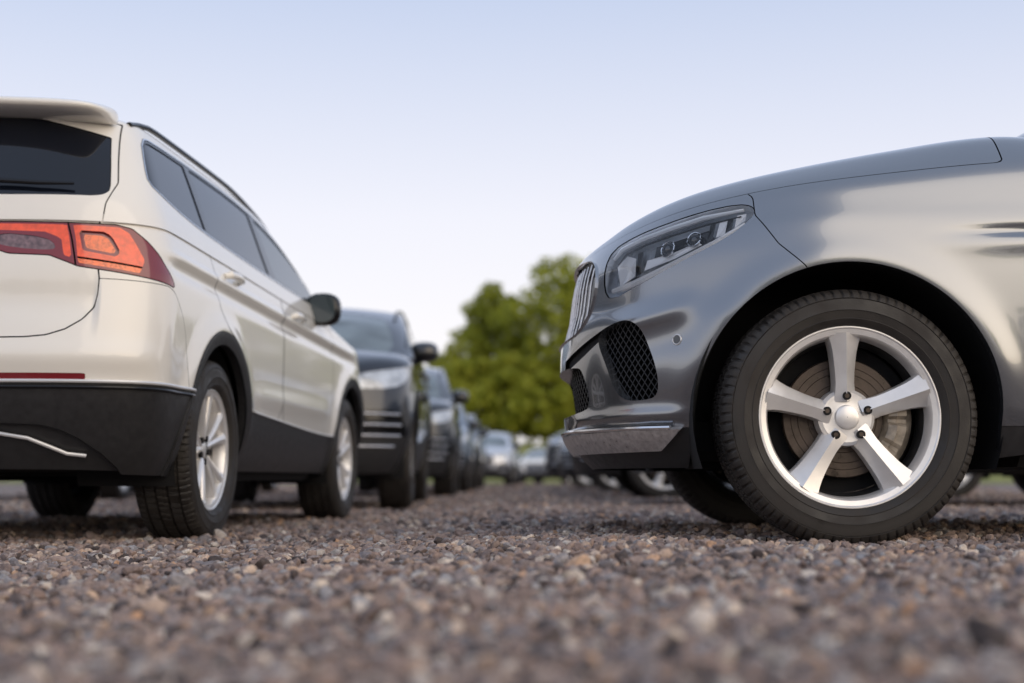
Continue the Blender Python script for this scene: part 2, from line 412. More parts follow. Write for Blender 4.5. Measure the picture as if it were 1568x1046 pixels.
# ------------------------------------------------------------------ GREY SUV (right)
def grey_suv(loc,rz):
    E=empty('grey_suv',loc,rz); wb=2.915; zc=.378; RA=.437
    def w(z,u):
        b=pchip([(.2,.84),(.3,.895),(.4,.93),(.55,.948),(.7,.955),(.85,.957),(.93,.95),(1.0,.93),(1.1,.90),(1.2,.86)])(z)
        return b-.03*sstep(.55,.9,u)*(1-sstep(2.2,2.6,u))*sstep(.75,.45,z)
    def disp(x,u,z,A):
        m=(x>.45)
        d=0
        for u0 in (0,wb):
            rho=np.hypot(u-u0,z-zc)
            d=d+.013*np.exp(-((rho-.450)/.050)**2)*sstep(.33,.55,z)
        s=z-(.893+.02*(u-.3)); fade=sstep(.20,.55,u)*(1-sstep(2.8,3.5,u))
        d=d+fade*(.005*np.exp(-((s+.020)/.03)**2)-.012*np.exp(-((s-.012)/.016)**2))
        s2=z-(.50+.02*u); d=d-.012*np.exp(-((s2-.03)/.05)**2)*sstep(.5,.9,u)*(1-sstep(2.1,2.4,u))
        bz=.665+.25*(u+.62); fb=sstep(-.70,-.58,u)*(1-sstep(-.50,-.40,u))
        d=d+fb*(.008*np.exp(-((z-bz)/.03)**2)-.008*np.exp(-((z-bz+.08)/.05)**2))
        d=d+.012*np.exp(-((z-.385)/.022)**2)*(1-sstep(-.5,-.42,u))
        return np.where(m,d,d*sstep(.2,.45,x))
    SL=dict(res=(110,300,40,84,36),nf=2.25,nr=2.8,Df=.72,Dr=.4,w=w,disp=disp,sm=7,slo=.9,
      uf=pchip([(.20,-.66),(.26,-.72),(.34,-.775),(.40,-.785),(.55,-.80),(.66,-.795),(.74,-.775),(.85,-.76),(.92,-.74),(.98,-.70)]),
      ur=pchip([(.2,3.7),(.5,3.88),(.8,3.86),(1.2,3.78)]),
      zbot=pchip([(-.8,.225),(-.45,.225),(.4,.25),(.6,.27),(2.4,.27),(3.9,.3)]),
      ztop=pchip([(-.75,.915),(-.66,.942),(-.5,.985),(-.3,1.018),(-.09,1.045),(.46,1.10),(1,1.13),(2.9,1.17),(3.9,1.15)]),
      kr=pchip([(-.74,.86),(-.4,.87),(.5,.875),(1,.9)]),
      dzr=pchip([(-.74,.012),(-.66,.028),(-.597,.045),(-.43,.068),(-.14,.086),(.15,.108),(.48,.128),(.8,.08),(1.2,.02),(3.8,.0)]),
      dzc=pchip([(-.74,.0),(-.5,.02),(0,.045),(.5,.05),(1,.0),(3.8,0)]))
    B=wrap(SL)
    full=B
    arch=arch_fn([0,wb],RA,zc)
    _,B=cut(B,arch); flange(B,'wheel_arch_lip',M_grey,E,.03,'x')
    holes=[]
    sh=Surf(B.V,B.F)
    front=lambda V:(V[:,CU]<-.25)&(V[:,CX]>.2); nose=lambda V:V[:,CU]<-.45; side=lambda V:V[:,CX]>.4
    head=[(-.660,.750),(-.676,.79),(-.674,.86),(-.648,.918),(-.58,.948),(-.50,.968),(-.40,.990),(-.30,1.002),(-.258,.990),(-.262,.960),(-.34,.898),(-.47,.838),(-.58,.785)]
    hf_=P(CU,CZ,head,front,1)
    h,B=cut(B,hf_,.0018)
    emit(h,'headlight_cover',M_cover,E,.001)
    holes.append(hf_)
    hi,_=cut(full,hf_); emit(hi,'headlight_housing',M_lampdk,E,-.045); flange(hi,'headlight_side_wall',M_lampin,E,.046,'n',-.003)
    gr=[(-.2,.928),(.34,.915),(.44,.885),(.475,.82),(.45,.72),(.40,.672),(.3,.655),(-.2,.65)]
    gfn=P(CX,CZ,gr,nose); g,B=cut(B,gfn); holes.append(gfn); flange(g,'grille_surround',M_chrome,E,.012,'n',.006)
    gi,_=cut(full,gfn); emit(gi,'grille_back',M_gloss,E,-.05); flange(g,'grille_side_wall',M_gloss,E,.05,'n',-.007)
    lo=[(-.2,.565),(.36,.56),(.44,.54),(.47,.44),(.42,.405),(-.2,.40)]
    fnl=P(CX,CZ,lo,nose); g,B=cut(B,fnl); holes.append(fnl); flange(g,'lower_intake_wall',M_gloss,E,.05,'n'); gi,_=cut(full,fnl); emit(gi,'lower_intake_mesh',M_mesh,E,-.045)
    ci=[(-.700,.618),(-.692,.655),(-.655,.675),(-.615,.680),(-.575,.642),(-.548,.56),(-.533,.49),(-.535,.440),(-.57,.430),(-.625,.432),(-.655,.47),(-.675,.54)]
    fnc=P(CU,CZ,ci,front); g,B=cut(B,fnc); holes.append(fnc); flange(g,'corner_intake_wall',M_grey,E,.03,'n'); gi,_=cut(full,fnc); emit(gi,'corner_intake_mesh',M_mesh,E,-.028)
    gv=[(-.815,.565),(-.76,.612),(-.71,.645),(-.66,.674),(-.655,.655),(-.70,.620),(-.745,.580),(-.79,.545)]
    g,B=cut(B,P(CU,CZ,gv,front,1)); emit(g,'bumper_groove',M_shell,E,-.014)
    lipf=lambda V:np.where(V[:,CR]<1,np.maximum(np.abs(V[:,CZ]-(.318+.02*(V[:,CU]+.5)))-.030,(V[:,CU]+.487)-(V[:,CZ]-.318)*.8),.15)
    g,B=cut(B,lipf); emit(g,'bumper_lip_trim',M_satin,E,.016); flange(g,'bumper_lip_edge',M_satin,E,.03,'n',.016)
    p=[]
    for x in np.linspace(0,.80,30):
        q,n=snap(full,CX,CZ,x,.352,lambda V:(V[:,CU]<-.40),6)
        if q[1]<-.47: p.append(q+n*.012)
    V,F=both(*sweep(p,[.0075]*len(p),8)); mobj('bumper_lip_bead',V,F,M_chrome,E)
    clad=lambda V:np.where(V[:,CR]<1,V[:,CZ]-.345,.15)
    g,B=cut(B,clad,.001); emit(g,'lower_cladding',M_plastic,E,-.003)
    bump=[(-1.2,1.3),(-.5,1.3),(-.26,1.02),(-.258,.962),(-.20,.872),(-.13,.806),(-.05,.70),(-.2,.3),(-1.2,.2)]
    g,B=cut(B,P(CU,CZ,bump,lambda V:(V[:,CR]<=1.03),0),.0016)
    bumper=g
    def hoodf(V): return np.maximum((1.035-V[:,CR]),(V[:,CU]-.475))
    g1,bumper=cut(bumper,hoodf,.002); emit(bumper,'front_bumper_skin',M_grey,E)
    emit(g1,'hood_nose',M_grey,E)
    g,B=cut(B,hoodf,.0022); emit(g,'hood',M_grey,E)
    d1=[(.60,.36),(.56,.6),(.545,.9),(.55,1.3),(1.62,1.3),(1.62,.36)]; d2=[(1.63,.36),(1.63,1.3),(2.75,1.3),(2.72,.95),(2.45,.6),(2.38,.36)]
    for d in (d1,d2):
        g,B=cut(B,P(CU,CZ,d,lambda V:(V[:,CX]>.6)&(V[:,CR]<1.1),1),.0022); emit(g,'door_panel',M_grey,E)
    emit(B,'body_side',M_grey,E)
    for hf in holes: _,sh=cut(sh,hf)
    emit(sh,'inner_shell',M_shell,E,-.018)
    SU=dict(res=(50,170,40,44,20),nf=2.7,nr=3,Df=.42,Dr=.3,crown=.05,sm=7,slo=.85,
      w=wfn([(1.03,.905),(1.12,.885),(1.4,.79),(1.7,.665)]),
      uf=pchip([(1.05,.36),(1.2,.50),(1.45,.92),(1.7,1.5)]),ur=pchip([(1.1,3.78),(1.4,3.62),(1.66,3.35)]),
      zbot=pchip([(0,1.07),(.5,1.07),(1,1.10),(2.9,1.14),(3.9,1.12)]),ztop=pchip([(1.0,1.55),(1.4,1.66),(2.2,1.72),(3,1.69),(3.6,1.60)]))
    G=wrap(SU); emit(G,'cabin_inner_shell',M_shell,E,-.015)
    ws=[(-.3,1.19),(.62,1.19),(.70,1.22),(.67,1.40),(.57,1.63),(-.3,1.66)]
    g,G=cut(G,P(CX,CZ,ws,lambda V:V[:,CU]<1.9,1)); emit(g,'windshield',M_glass2,E,-.002)
    rw=[(-.3,1.2),(.66,1.2),(.62,1.5),(-.3,1.54)]; g,G=cut(G,P(CX,CZ,rw,lambda V:V[:,CU]>3.1,1)); emit(g,'rear_window',M_glass,E,-.002)
    sw=[(.85,1.15),(1.0,1.22),(1.55,1.58),(2.2,1.635),(2.9,1.60),(3.5,1.45),(3.45,1.22),(2.5,1.19)]
    g,G=cut(G,P(CU,CZ,sw,side,1))
    for a in (([.5,1.1],[1.58,1.1],[1.58,1.8],[.5,1.8]),([1.66,1.1],[2.6,1.1],[2.68,1.8],[1.66,1.8]),([2.68,1.1],[3.6,1.1],[3.6,1.8],[2.76,1.8])):
        gg,g=cut(g,P(CU,CZ,a,side,0)); emit(gg,'side_window',M_glass2,E,-.003)
    emit(g,'window_pillars',M_gloss,E); emit(G,'roof_and_pillars',M_grey,E)
    V=[];F=[]
    for x0 in np.linspace(.03,.43,9):
        zs=np.linspace(.668 if x0<.38 else .70,.905 if x0<.38 else .885,7); p=[]
        for zz in zs:
            q,n=snap(full,CX,CZ,x0,zz,nose); p.append(q-n*.014)
        a,b=sweep(p,.0045,6,1.6); k=len(V); V+=list(a); F+=[[i+k for i in f] for f in b]
    V,F=both(V,F); mobj('grille_slats',V,F,M_satin,E)
    def hp(u,z,inset): q,n=snap(full,CU,CZ,u,z,front); return q-n*inset
    def sphere(c,r):
        V=[];F=[];a,b=20,12
        for i in range(b+1):
            for j in range(a):
                t=PI*i/b; p=2*PI*j/a; V.append(c+r*np.array([math.sin(t)*math.cos(p),math.sin(t)*math.sin(p),math.cos(t)]))
        for i in range(b):
            for j in range(a): F.append([i*a+j,i*a+(j+1)%a,(i+1)*a+(j+1)%a,(i+1)*a+j])
        return V,F
    def plate(pts,inset,m,name,ce=.010):
        c=np.mean(np.array(pts),0); V=[hp(u,z,inset) for u,z in pts]+[hp(c[0],c[1],inset+ce)]; n=len(pts)
        F=[[i,(i+1)%n,n] for i in range(n)]
        V,F=both(V,F); mobj(name,V,F,m,E,smooth=False)
    plate([(-.565,.862),(-.552,.918),(-.40,.952),(-.385,.915),(-.47,.880)],.038,M_gloss,'headlight_dark_bezel',.002)
    for (u,z,r) in ((-.515,.896,.022),(-.440,.917,.020)):
        V,F=both(*sphere(hp(u,z,.036),r)); mobj('headlight_projector',V,F,M_lens,E)
        c=hp(u,z,.026); q,n=snap(full,CU,CZ,u,z,front)
        t1=np.cross(n,[0,0,1]); t1/=np.linalg.norm(t1); t2=np.cross(t1,n)
        ring=[c+(r+.003)*(math.cos(a)*t1+math.sin(a)*t2) for a in np.linspace(0,2*PI,25)]
        V,F=both(*sweep(ring,.003,8)); mobj('headlight_bezel_ring',V,F,M_chrome,E)
    plate([(-.655,.80),(-.660,.87),(-.630,.902),(-.607,.885),(-.612,.822)],.030,M_lampw,'headlight_reflector')
    plate([(-.605,.822),(-.600,.90),(-.583,.905),(-.588,.830)],.028,M_gloss,'headlight_divider',.0)
    plate([(-.585,.835),(-.575,.868),(-.50,.880),(-.43,.905),(-.42,.895),(-.50,.858)],.028,M_lampw,'headlight_reflector',.006)
    plate([(-.378,.912),(-.362,.966),(-.338,.970),(-.350,.922)],.024,M_lampw,'headlight_reflector',.006)
    plate([(-.322,.938),(-.312,.978),(-.285,.981),(-.290,.960)],.020,M_lampw,'headlight_reflector',.006)
    plate([(-.402,.900),(-.388,.960),(-.372,.963),(-.386,.906)],.022,M_gloss,'headlight_divider',.0)
    plate([(-.350,.922),(-.338,.968),(-.320,.972),(-.332,.930)],.020,M_gloss,'headlight_divider',.0)
    V,F=both(*sweep([hp(u,z,.014) for u,z in ((-.655,.892),(-.63,.920),(-.57,.940),(-.5,.957),(-.4,.978),(-.29,.990))],[.006,.009,.010,.010,.009,.005],8)); mobj('headlight_light_guide',V,F,M_lampw,E)
    V,F=both(*sweep([hp(u,z,.020) for u,z in ((-.65,.872),(-.625,.902),(-.57,.922),(-.5,.938),(-.4,.959),(-.30,.974))],[.002,.003,.0035,.0035,.003,.002],8)); mobj('headlight_dark_strip',V,F,M_gloss,E)  # thin gloss black strip below the upper light guide
    V,F=both(*sweep([hp(u,z,.018) for u,z in ((-.664,.785),(-.60,.795),(-.54,.818),(-.47,.849),(-.38,.892),(-.29,.947))],[.009,.013,.012,.010,.009,.006],8)); mobj('headlight_lower_guide',V,F,M_lampw,E)
    for u,z in ((-.481,.604),):
        q,n=snap(bumper,CU,CZ,u,z,front)
        t1=np.cross(n,[0,0,1]); t1/=np.linalg.norm(t1); t2=np.cross(t1,n)
        ring=[q+n*.001+.0145*(math.cos(a)*t1+math.sin(a)*t2) for a in np.linspace(0,2*PI,25)]
        V,F=both(*sweep(ring,.0028,6)); mobj('parking_sensor_ring',V,F,M_bright,E)
        V,F=both([q+n*.003+.0125*(math.cos(a)*t1+math.sin(a)*t2) for a in np.linspace(0,2*PI,24,endpoint=False)],[list(range(24))]); mobj('parking_sensor',V,F,M_darkgrey,E,smooth=False)
    mirror_part(E,.95,.92,1.17,M_grey)
    liners(E,[0,wb],RA,zc,.90,(-.62,3.75),.25,.82)
    put_wheels(E,W_merc,.372,.815,(0,wb),[0.02,.4])
    return E
grey_suv((.969,5.0,.004),-PI/2)
# ------------------------------------------------------------------ generic SUV (white one at left + background cars)
def suv(name,loc,rz,paint,k=1.0,wheel=None,R=.365,near=False,sc=(1,1,1)):
    E=empty(name,loc,rz); wb=2.688; zc=.358; RA=.415
    def w(z,u):
        return pchip([(.24,.83),(.34,.875),(.45,.90),(.6,.915),(.8,.92),(.95,.918),(1.05,.905),(1.16,.872)])(z)
    def disp(x,u,z,A):
        d=0
        for u0 in (0,wb):
            rho=np.hypot(u-u0,z-zc); d=d+.018*np.exp(-((rho-.47)/.06)**2)*sstep(.33,.55,z)
        s=z-(.955+.022*u); fade=sstep(-.3,.1,u)*(1-sstep(3.2,3.42,u))
        d=d+fade*(.012*np.exp(-((s-.012)/.018)**2)-.014*np.exp(-((s+.028)/.028)**2))
        s2=z-.60; d=d+.010*sstep(.5,.8,u)*(1-sstep(2.0,2.3,u))*np.exp(-(s2/.04)**2)
        rear=sstep(3.35,3.5,u); d=d+rear*(.014*np.exp(-((z-.655)/.05)**2)-.014*np.exp(-((z-.84)/.07)**2)*(x<.72))
        return np.where(x>.3,d,d*sstep(.0,.3,x))
    SL=dict(res=(60,230,80,70,24),nf=2.4,nr=2.9,Df=.6,Dr=.34,w=w,disp=disp,sm=2,slo=.96,
      uf=pchip([(.2,-.74),(.3,-.82),(.45,-.86),(.6,-.87),(.8,-.84),(.95,-.76)]),
      ur=pchip([(.2,3.42),(.36,3.52),(.56,3.60),(.68,3.612),(.9,3.59),(1.16,3.56)]),
      zbot=pchip([(-.9,.23),(-.4,.25),(.5,.27),(2.3,.27),(2.9,.26),(3.2,.25),(3.6,.27)]),
      ztop=pchip([(-.85,.86),(-.7,.92),(-.4,.985),(.2,1.05),(.5,1.08),(1.5,1.11),(2.7,1.145),(3.6,1.165)]),
      kr=cf(.86),dzr=pchip([(-.8,.015),(-.5,.05),(.3,.06),(.8,.0),(3.6,0)]),dzc=pchip([(-.8,0),(-.4,.04),(.4,.05),(1,0),(3.6,0)]))
    full=wrap(SL,k); arch=arch_fn([0,wb],RA,zc)
    _,B=cut(full,arch); flange(B,'wheel_arch_lip',M_plastic,E,.03,'x')
    sh=Surf(B.V,B.F); rear=lambda V:V[:,CU]>3.0; nose=lambda V:V[:,CU]<-.3; side=lambda V:V[:,CX]>.4; holes=[]
    tl=[(.22,1.125),(.80,1.122),(.855,1.112),(.905,1.07),(1.045,.928),(1.035,.920),(.96,.930),(.70,.962),(.655,.968),(.56,1.005),(.42,1.010),(.36,1.03),(.30,1.09),(.22,1.10)]
    g,B=cut(B,P(CB,CZ,tl,rear,0),.002)
    divf=lambda V:V[:,CB]-(.640-.10*(V[:,CZ]-1.05))
    gi_,go_=cut(g,divf,.003)
    if k>=1:
        rv=[(.36,1.050),(.44,1.030),(.575,1.022),(.585,1.040),(.55,1.070),(.38,1.085)]
        a,gi_=cut(gi_,P(CB,CZ,rv,rear,1)); emit(a,'reversing_lamp',M_clear,E,-.003)
        o0=[(.27,1.100),(.35,1.100),(.37,1.094),(.55,1.088),(.603,1.066),(.608,1.006),(.634,.996),(.628,1.115),(.27,1.117)]
        a,gi_=cut(gi_,P(CB,CZ,o0,rear,0)); emit(a,'tail_lamp_orange_segment',M_red2,E,0)  # bright orange-red lens colour, no emission
        o1=[(.655,.980),(.865,.952),(.885,1.0),(.84,1.095),(.81,1.113),(.650,1.115)]
        a,go_=cut(go_,P(CB,CZ,o1,rear,0))
        i1=[(.672,1.024),(.785,1.006),(.800,1.025),(.775,1.080),(.752,1.094),(.665,1.096)]
        i2=[(.684,1.036),(.778,1.020),(.788,1.030),(.765,1.074),(.745,1.084),(.678,1.086)]
        c,a=cut(a,P(CB,CZ,i1,rear,0)); flange(c,'tail_lamp_core_wall',M_red,E,.014,'n'); c2,c1=cut(c,P(CB,CZ,i2,rear,0)); emit(c1,'tail_lamp_core_frame',M_red,E,-.012); emit(c2,'tail_lamp_core',M_red3,E,-.012)
        c,a1=cut(a,lambda V:V[:,CZ]-(.994-.12*(V[:,CB]-.7)),.0035); emit(c,'tail_lamp_orange_segment',M_red3,E,0); emit(a1,'tail_lamp_orange_segment',M_red2,E,0)
    emit(gi_,'tail_lamp',M_red,E,0); emit(go_,'tail_lamp',M_red,E,0)
    g,B=cut(B,lambda V:np.where((V[:,CU]>2.9)&(V[:,CR]<1),np.maximum(np.abs(V[:,CZ]-.585)-.012,V[:,CB]-.70),.15)); emit(g,'rear_reflector',M_red,E,.002)
    zcl=pchip([(-1,.50),(.4,.475),(2.3,.535),(3.0,.555),(3.3,.568),(3.6,.569)])
    def clad(V):
        f=V[:,CZ]-zcl(V[:,CU])
        for u0 in (0,wb): f=np.minimum(f,np.where(V[:,CX]>.5,np.hypot(V[:,CU]-u0,V[:,CZ]-zc)-RA-.052,.2))
        return np.where(V[:,CR]<1.0,np.clip(f,-.15,.15),.15)
    g,B=cut(B,clad,.001); cl=g
    ring=lambda V:arch(V)-.052
    a,cl=cut(cl,ring,.0015); emit(a,'wheel_arch_cladding',M_plastic,E,.007); flange(a,'wheel_arch_cladding_edge',M_plastic,E,.012,'n',.007)
    if k>=1:
        p=[]
        for cb in np.linspace(.0,1.28,50):
            q,n=snap(full,CB,CZ,cb,.571-.012*max(0,cb-.9),rear,6); p.append(q+n*.004)
        p=np.array(p); p[1:-1]=.5*p[1:-1]+.25*(p[:-2]+p[2:])
        V,F=both(*sweep(p,.0068,8)); mobj('bumper_chrome_strip',V,F,M_bright,E)
        V,F=both(*sweep(p-[0,0,.020],.0055,8)); mobj('bumper_black_strip',V,F,M_gloss,E)  # gloss black line running below the chrome strip
        p=[]
        for u in np.linspace(.47,2.21,40):
            q,n=snap(full,CU,CZ,u,float(zcl(u))-.002,side,6); p.append(q+n*.003)
        p=np.array(p); p[1:-1]=.5*p[1:-1]+.25*(p[:-2]+p[2:])
        V,F=both(*sweep(p,.0045,8)); mobj('side_chrome_strip',V,F,M_bright,E)
        df=[(-.2,.43),(.50,.43),(.62,.40),(.74,.30),(.76,.2),(-.2,.2)]
        a,cl=cut(cl,P(CX,CZ,df,rear,1),.001); emit(a,'rear_diffuser',M_plastic,E,-.02); flange(a,'rear_diffuser_step',M_plastic,E,.02,'n')
        p=[]
        for x,z in ((0,.395),(.2,.395),(.38,.392),(.48,.375),(.55,.345),(.60,.322),(.66,.315)):
            q,n=snap(full,CX,CZ,x,z,rear); p.append(q-n*.006)
        V,F=both(*sweep(p,.0068,8)); mobj('diffuser_chrome_trim',V,F,M_bright,E)
    emit(cl,'lower_cladding',M_plastic,E,0)
    hl=[(.50,.86),(.60,.90),(.98,.955),(1.10,.95),(1.02,.86),(.85,.80),(.52,.79)]
    g,B=cut(B,P(CA,CZ,hl,nose,1)); emit(g,'headlight',M_lampg,E,-.001)
    gr=[(-.3,.86),(.36,.86),(.45,.82),(.43,.58),(.34,.46),(-.3,.46)]
    fg=P(CX,CZ,gr,nose,1); g,B=cut(B,fg); emit(g,'front_grille',M_gloss,E,-.02); holes.append(fg); flange(g,'grille_surround',M_chrome,E,.012,'n',.008)
    V=[];F=[]
    for zz in np.linspace(.52,.80,5):
        p=[]
        for x in np.linspace(0,.40,7):
            q,n=snap(full,CX,CZ,x,zz,nose); p.append(q-n*.002)
        a,b=sweep(p,.012,6); kk=len(V); V+=list(a); F+=[[i+kk for i in f] for f in b]
    for zz,xa,xb in ((.42,.54,.80),(.49,.52,.84),(.56,.52,.85),(.63,.50,.84)):
        p=[]
        for x in np.linspace(xa,xb,7):
            q,n=snap(full,CX,CZ,x,zz,nose); p.append(q+n*.002)
        a,b=sweep(p,.008,6); kk=len(V); V+=list(a); F+=[[i+kk for i in f] for f in b]
    V,F=both(V,F); mobj('grille_bars',V,F,M_satin,E)
    fi=[(.49,.64),(.84,.67),(.895,.50),(.85,.38),(.70,.34),(.50,.36)]
    fff=P(CX,CZ,fi,nose,1); g,B=cut(B,fff); emit(g,'corner_intake',M_gloss,E,-.008)
    def hoodf(V): return np.maximum((1.03-V[:,CR]),(V[:,CU]-.40))
    g,B=cut(B,hoodf,.002); emit(g,'hood',paint,E)
    if k>=1:
        hatch=[(-.3,.715),(.46,.715),(.60,.730),(.70,.80),(.725,.90),(.71,1.0),(.70,1.4),(-.3,1.4)]
        g,B=cut(B,P(CX,CZ,hatch,rear,1),.0025); emit(g,'tailgate',paint,E)
        bs=[(3.15,.40),(3.13,.62),(3.17,.80),(3.28,.90),(3.36,.925),(3.9,.93),(3.9,.2),(3.2,.2)]
        g,B=cut(B,P(CU,CZ,bs,lambda V:(V[:,CU]>2.9),1),.0013); emit(g,'rear_bumper',paint,E)
    d1=[(.56,.3),(.50,.7),(.50,.95),(.55,1.4),(1.62,1.4),(1.66,.3)]
    d2=[(1.67,.3),(1.63,1.4),(2.75,1.4),(2.78,1.1),(2.70,.86),(2.48,.79),(2.33,.70),(2.22,.5),(2.2,.3)]
    for d in (d1,d2):
        g,B=cut(B,P(CU,CZ,d,lambda V:(V[:,CX]>.6)&(V[:,CR]<1.15),1),.003); emit(g,'door_panel',paint,E)
    emit(B,'body_side',paint,E)
    for hf in holes: _,sh=cut(sh,hf)
    emit(sh,'inner_shell',M_shell,E,-.022)
    ztg=pchip([(.8,1.37),(1.1,1.46),(1.4,1.515),(2.0,1.560),(2.9,1.568),(3.5,1.545)])
    SU=dict(res=(50,190,60,50,20),nf=2.8,nr=2.9,Df=.40,Dr=.34,crown=.055,sm=5,slo=.88,
      w=wfn([(1.0,.916),(1.05,.908),(1.10,.896),(1.165,.875),(1.25,.842),(1.5,.745),(1.6,.70)]),
      uf=pchip([(1.0,.06),(1.1,.20),(1.2,.38),(1.35,.68),(1.5,1.10),(1.6,1.5)]),ur=pchip([(1.05,3.580),(1.13,3.572),(1.2,3.560),(1.3,3.528),(1.48,3.455),(1.6,3.38)]),
      zbot=pchip([(0,1.03),(.5,1.055),(1.5,1.085),(2.7,1.118),(3.3,1.130),(3.6,1.130)]),ztop=ztg)
    G=wrap(SU,k); emit(G,'cabin_inner_shell',M_shell,E,-.018)
    ws=[(-.3,1.10),(.66,1.12),(.74,1.15),(.70,1.30),(.60,1.46),(-.3,1.50)]
    g,G=cut(G,P(CX,CZ,ws,lambda V:V[:,CU]<1.8,1)); emit(g,'windshield',M_ws,E,-.002)
    rw=[(-.3,1.222),(.66,1.222),(.722,1.235),(.722,1.28),(.672,1.525),(-.3,1.53)]
    g,G=cut(G,P(CX,CZ,rw,lambda V:V[:,CU]>3.1,1),.001); emit(g,'rear_window',M_glass,E,-.004)
    band=[(.42,1.135),(.80,1.150),(1.7,1.170),(2.6,1.205),(2.95,1.230),(3.22,1.272),(3.30,1.30),(3.27,1.38),(3.20,1.495),(3.10,1.512),(2.6,1.520),(2.0,1.518),(1.55,1.488),(1.15,1.410),(.80,1.29)]
    bfn=P(CU,CZ,band,side,1)
    g,G=cut(G,bfn,.0005)
    gi,go=cut(g,lambda V:bfn(V)+.006); emit(go,'window_chrome_surround',M_chrome if k>=1 else M_gloss,E,.002)
    gi,go=cut(gi,lambda V:bfn(V)+.018); emit(go,'window_seal',M_gloss,E,0)
    for i,a in enumerate((([.2,1.0],[1.60,1.0],[1.66,1.8],[.2,1.8]),([1.75,1.0],[2.66,1.0],[2.60,1.8],[1.71,1.8]),([2.72,1.0],[3.6,1.0],[3.6,1.8],[2.68,1.8]))):
        gg,gi=cut(gi,P(CU,CZ,a,side,0)); emit(gg,'side_window',M_glass2 if i==0 else M_glass,E,-.004)
    emit(gi,'window_pillars',M_gloss,E)
    if k>=1:
        ht=[(-.3,1.0),(.715,1.0),(.72,1.2),(.742,1.28),(.695,1.53),(-.3,1.535)]
        g,G=cut(G,P(CX,CZ,ht,lambda V:V[:,CU]>3.1,0),.002); emit(g,'tailgate_upper',paint,E)
        V,F=sweep([(0,3.56,1.235),(.0,3.575,1.245),(-.25,3.565,1.275),(-.5,3.535,1.262),(-.62,3.51,1.262)],[.018,.014,.010,.008,.005],8); mobj('rear_wiper',V,F,M_gloss,E)
    emit(G,'roof_and_pillars',paint,E)
    secs=[]
    for x,sh_,e in ((-.70,.12,.012),(-.68,.05,.005),(-.6,.012,0),(-.3,-.01,0),(0,-.02,0),(.3,-.01,0),(.6,.012,0),(.68,.05,.005),(.70,.12,.012)):
        u0=3.28; u1=3.555-sh_; z0=1.585-.022*(abs(x)/.7)**2
        secs.append([(x,u0,z0+.022-e),(x,(u0+u1)/2,z0+.014-e),(x,u1-.02,z0-.004-e),(x,u1,z0-.018),(x,u1-.006,z0-.038+e),(x,u1-.05,z0-.048+e),(x,u0,z0-.06)])
    V,F=loft(secs); o=mobj('roof_spoiler',V,F,paint,E,sharp=60)
    md=o.modifiers.new('sub','SUBSURF'); md.levels=2; md.render_levels=2
    p=[]
    for u in np.linspace(.98,3.22,24):
        z=float(ztg(u)); e=min((u-.98)/.2,(3.22-u)/.25,1); p.append((.715-.01*abs(u-2)/1.3,u,z-.018+.030*math.sin(max(0,e)*PI/2)))
    V,F=both(*sweep(p,.011,8,1.1)); mobj('roof_rail',V,F,M_gloss,E)
    for u,z in ((1.36,1.022),(2.50,1.062)):
        q0,n=snap(full,CU,CZ,u,z,side)
        p=[snap(full,CU,CZ,u+d,z,side)[0]+n*o_ for d,o_ in ((-.105,.0),(-.09,.022),(-.03,.03),(.04,.03),(.09,.024),(.105,.0))]
        V,F=both(*sweep(p,[.012,.015,.016,.016,.017,.012],10,.7)); mobj('door_handle',V,F,paint,E)
    mirror_part(E,.925 if not near else .91,.92,1.155 if not near else 1.125,M_gloss if near else M_black,None,*((.095,.088) if near else (.115,.08)))
    liners(E,[0,wb],RA,zc,.87,(-.7,3.45),.25,.80)
    put_wheels(E,wheel,R-.004,.79,(0,wb),[.3,.15])
    E.scale=sc
    return E
suv('white_suv',(-1.868,8.42,-.04),math.radians(175.53),M_white,1.0,W_tig,.358,True)
T=suv('navy_suv',(-1.74,11.15,-.04),math.radians(1.2),M_navy,.5,W_far5,.365,sc=(1.06,1.05,1.13))
def dup(src,name,loc,rz,paint,sc):
    E=empty(name,loc,rz); E.scale=sc
    for c in src.children:
        o=c.copy(); link(o,E)
        if c.data.materials and c.data.materials[0]==M_navy:
            o.data=c.data.copy(); o.data.materials[0]=paint
    return E
dup(T,'black_suv',(-1.66,17.6,-.04),math.radians(1),M_black,(1.04,1.05,1.12))
dup(T,'grey_suv',(-1.62,23.6,-.04),math.radians(0),M_bluecar,(1,1,1.0))
dup(T,'grey_suv',(-1.58,29.6,-.04),math.radians(-1),M_darkgrey,(1.0,1,1.06))
dup(T,'silver_suv',(-.86,37.5,-.02),math.radians(-3),M_silver,(.98,1,.94))
dup(T,'white_car',(1.05,48,0),math.radians(-14),M_white,(1,1.0,.80))
for nm,x,y,m,z,r in (('black_suv',1.72,10.8,M_black,1.0,0),('black_car',1.46,14.5,M_black,.92,0),('black_car',1.70,17.9,M_darkgrey,.95,2),('grey_car',1.55,21.6,M_bluecar,.9,-1),('black_car',1.8,25.4,M_black,.95,1),('black_suv',1.55,29.9,M_black,1.12,0),('silver_car',2.3,34,M_silver,.9,2),('navy_car',2.2,38.5,M_navy,.95,0)):
    dup(T,nm,(x,y,0),-PI/2+math.radians(r),m,(1,1,z))
for i,(x,y) in enumerate(((-5.0,9.4),(-5.1,15.5),(-5.0,22))): dup(T,'black_suv',(x,y,-.04),math.radians(175 if i==0 else 0),(M_navy,M_black,M_bluecar)[i],(1,1,1))
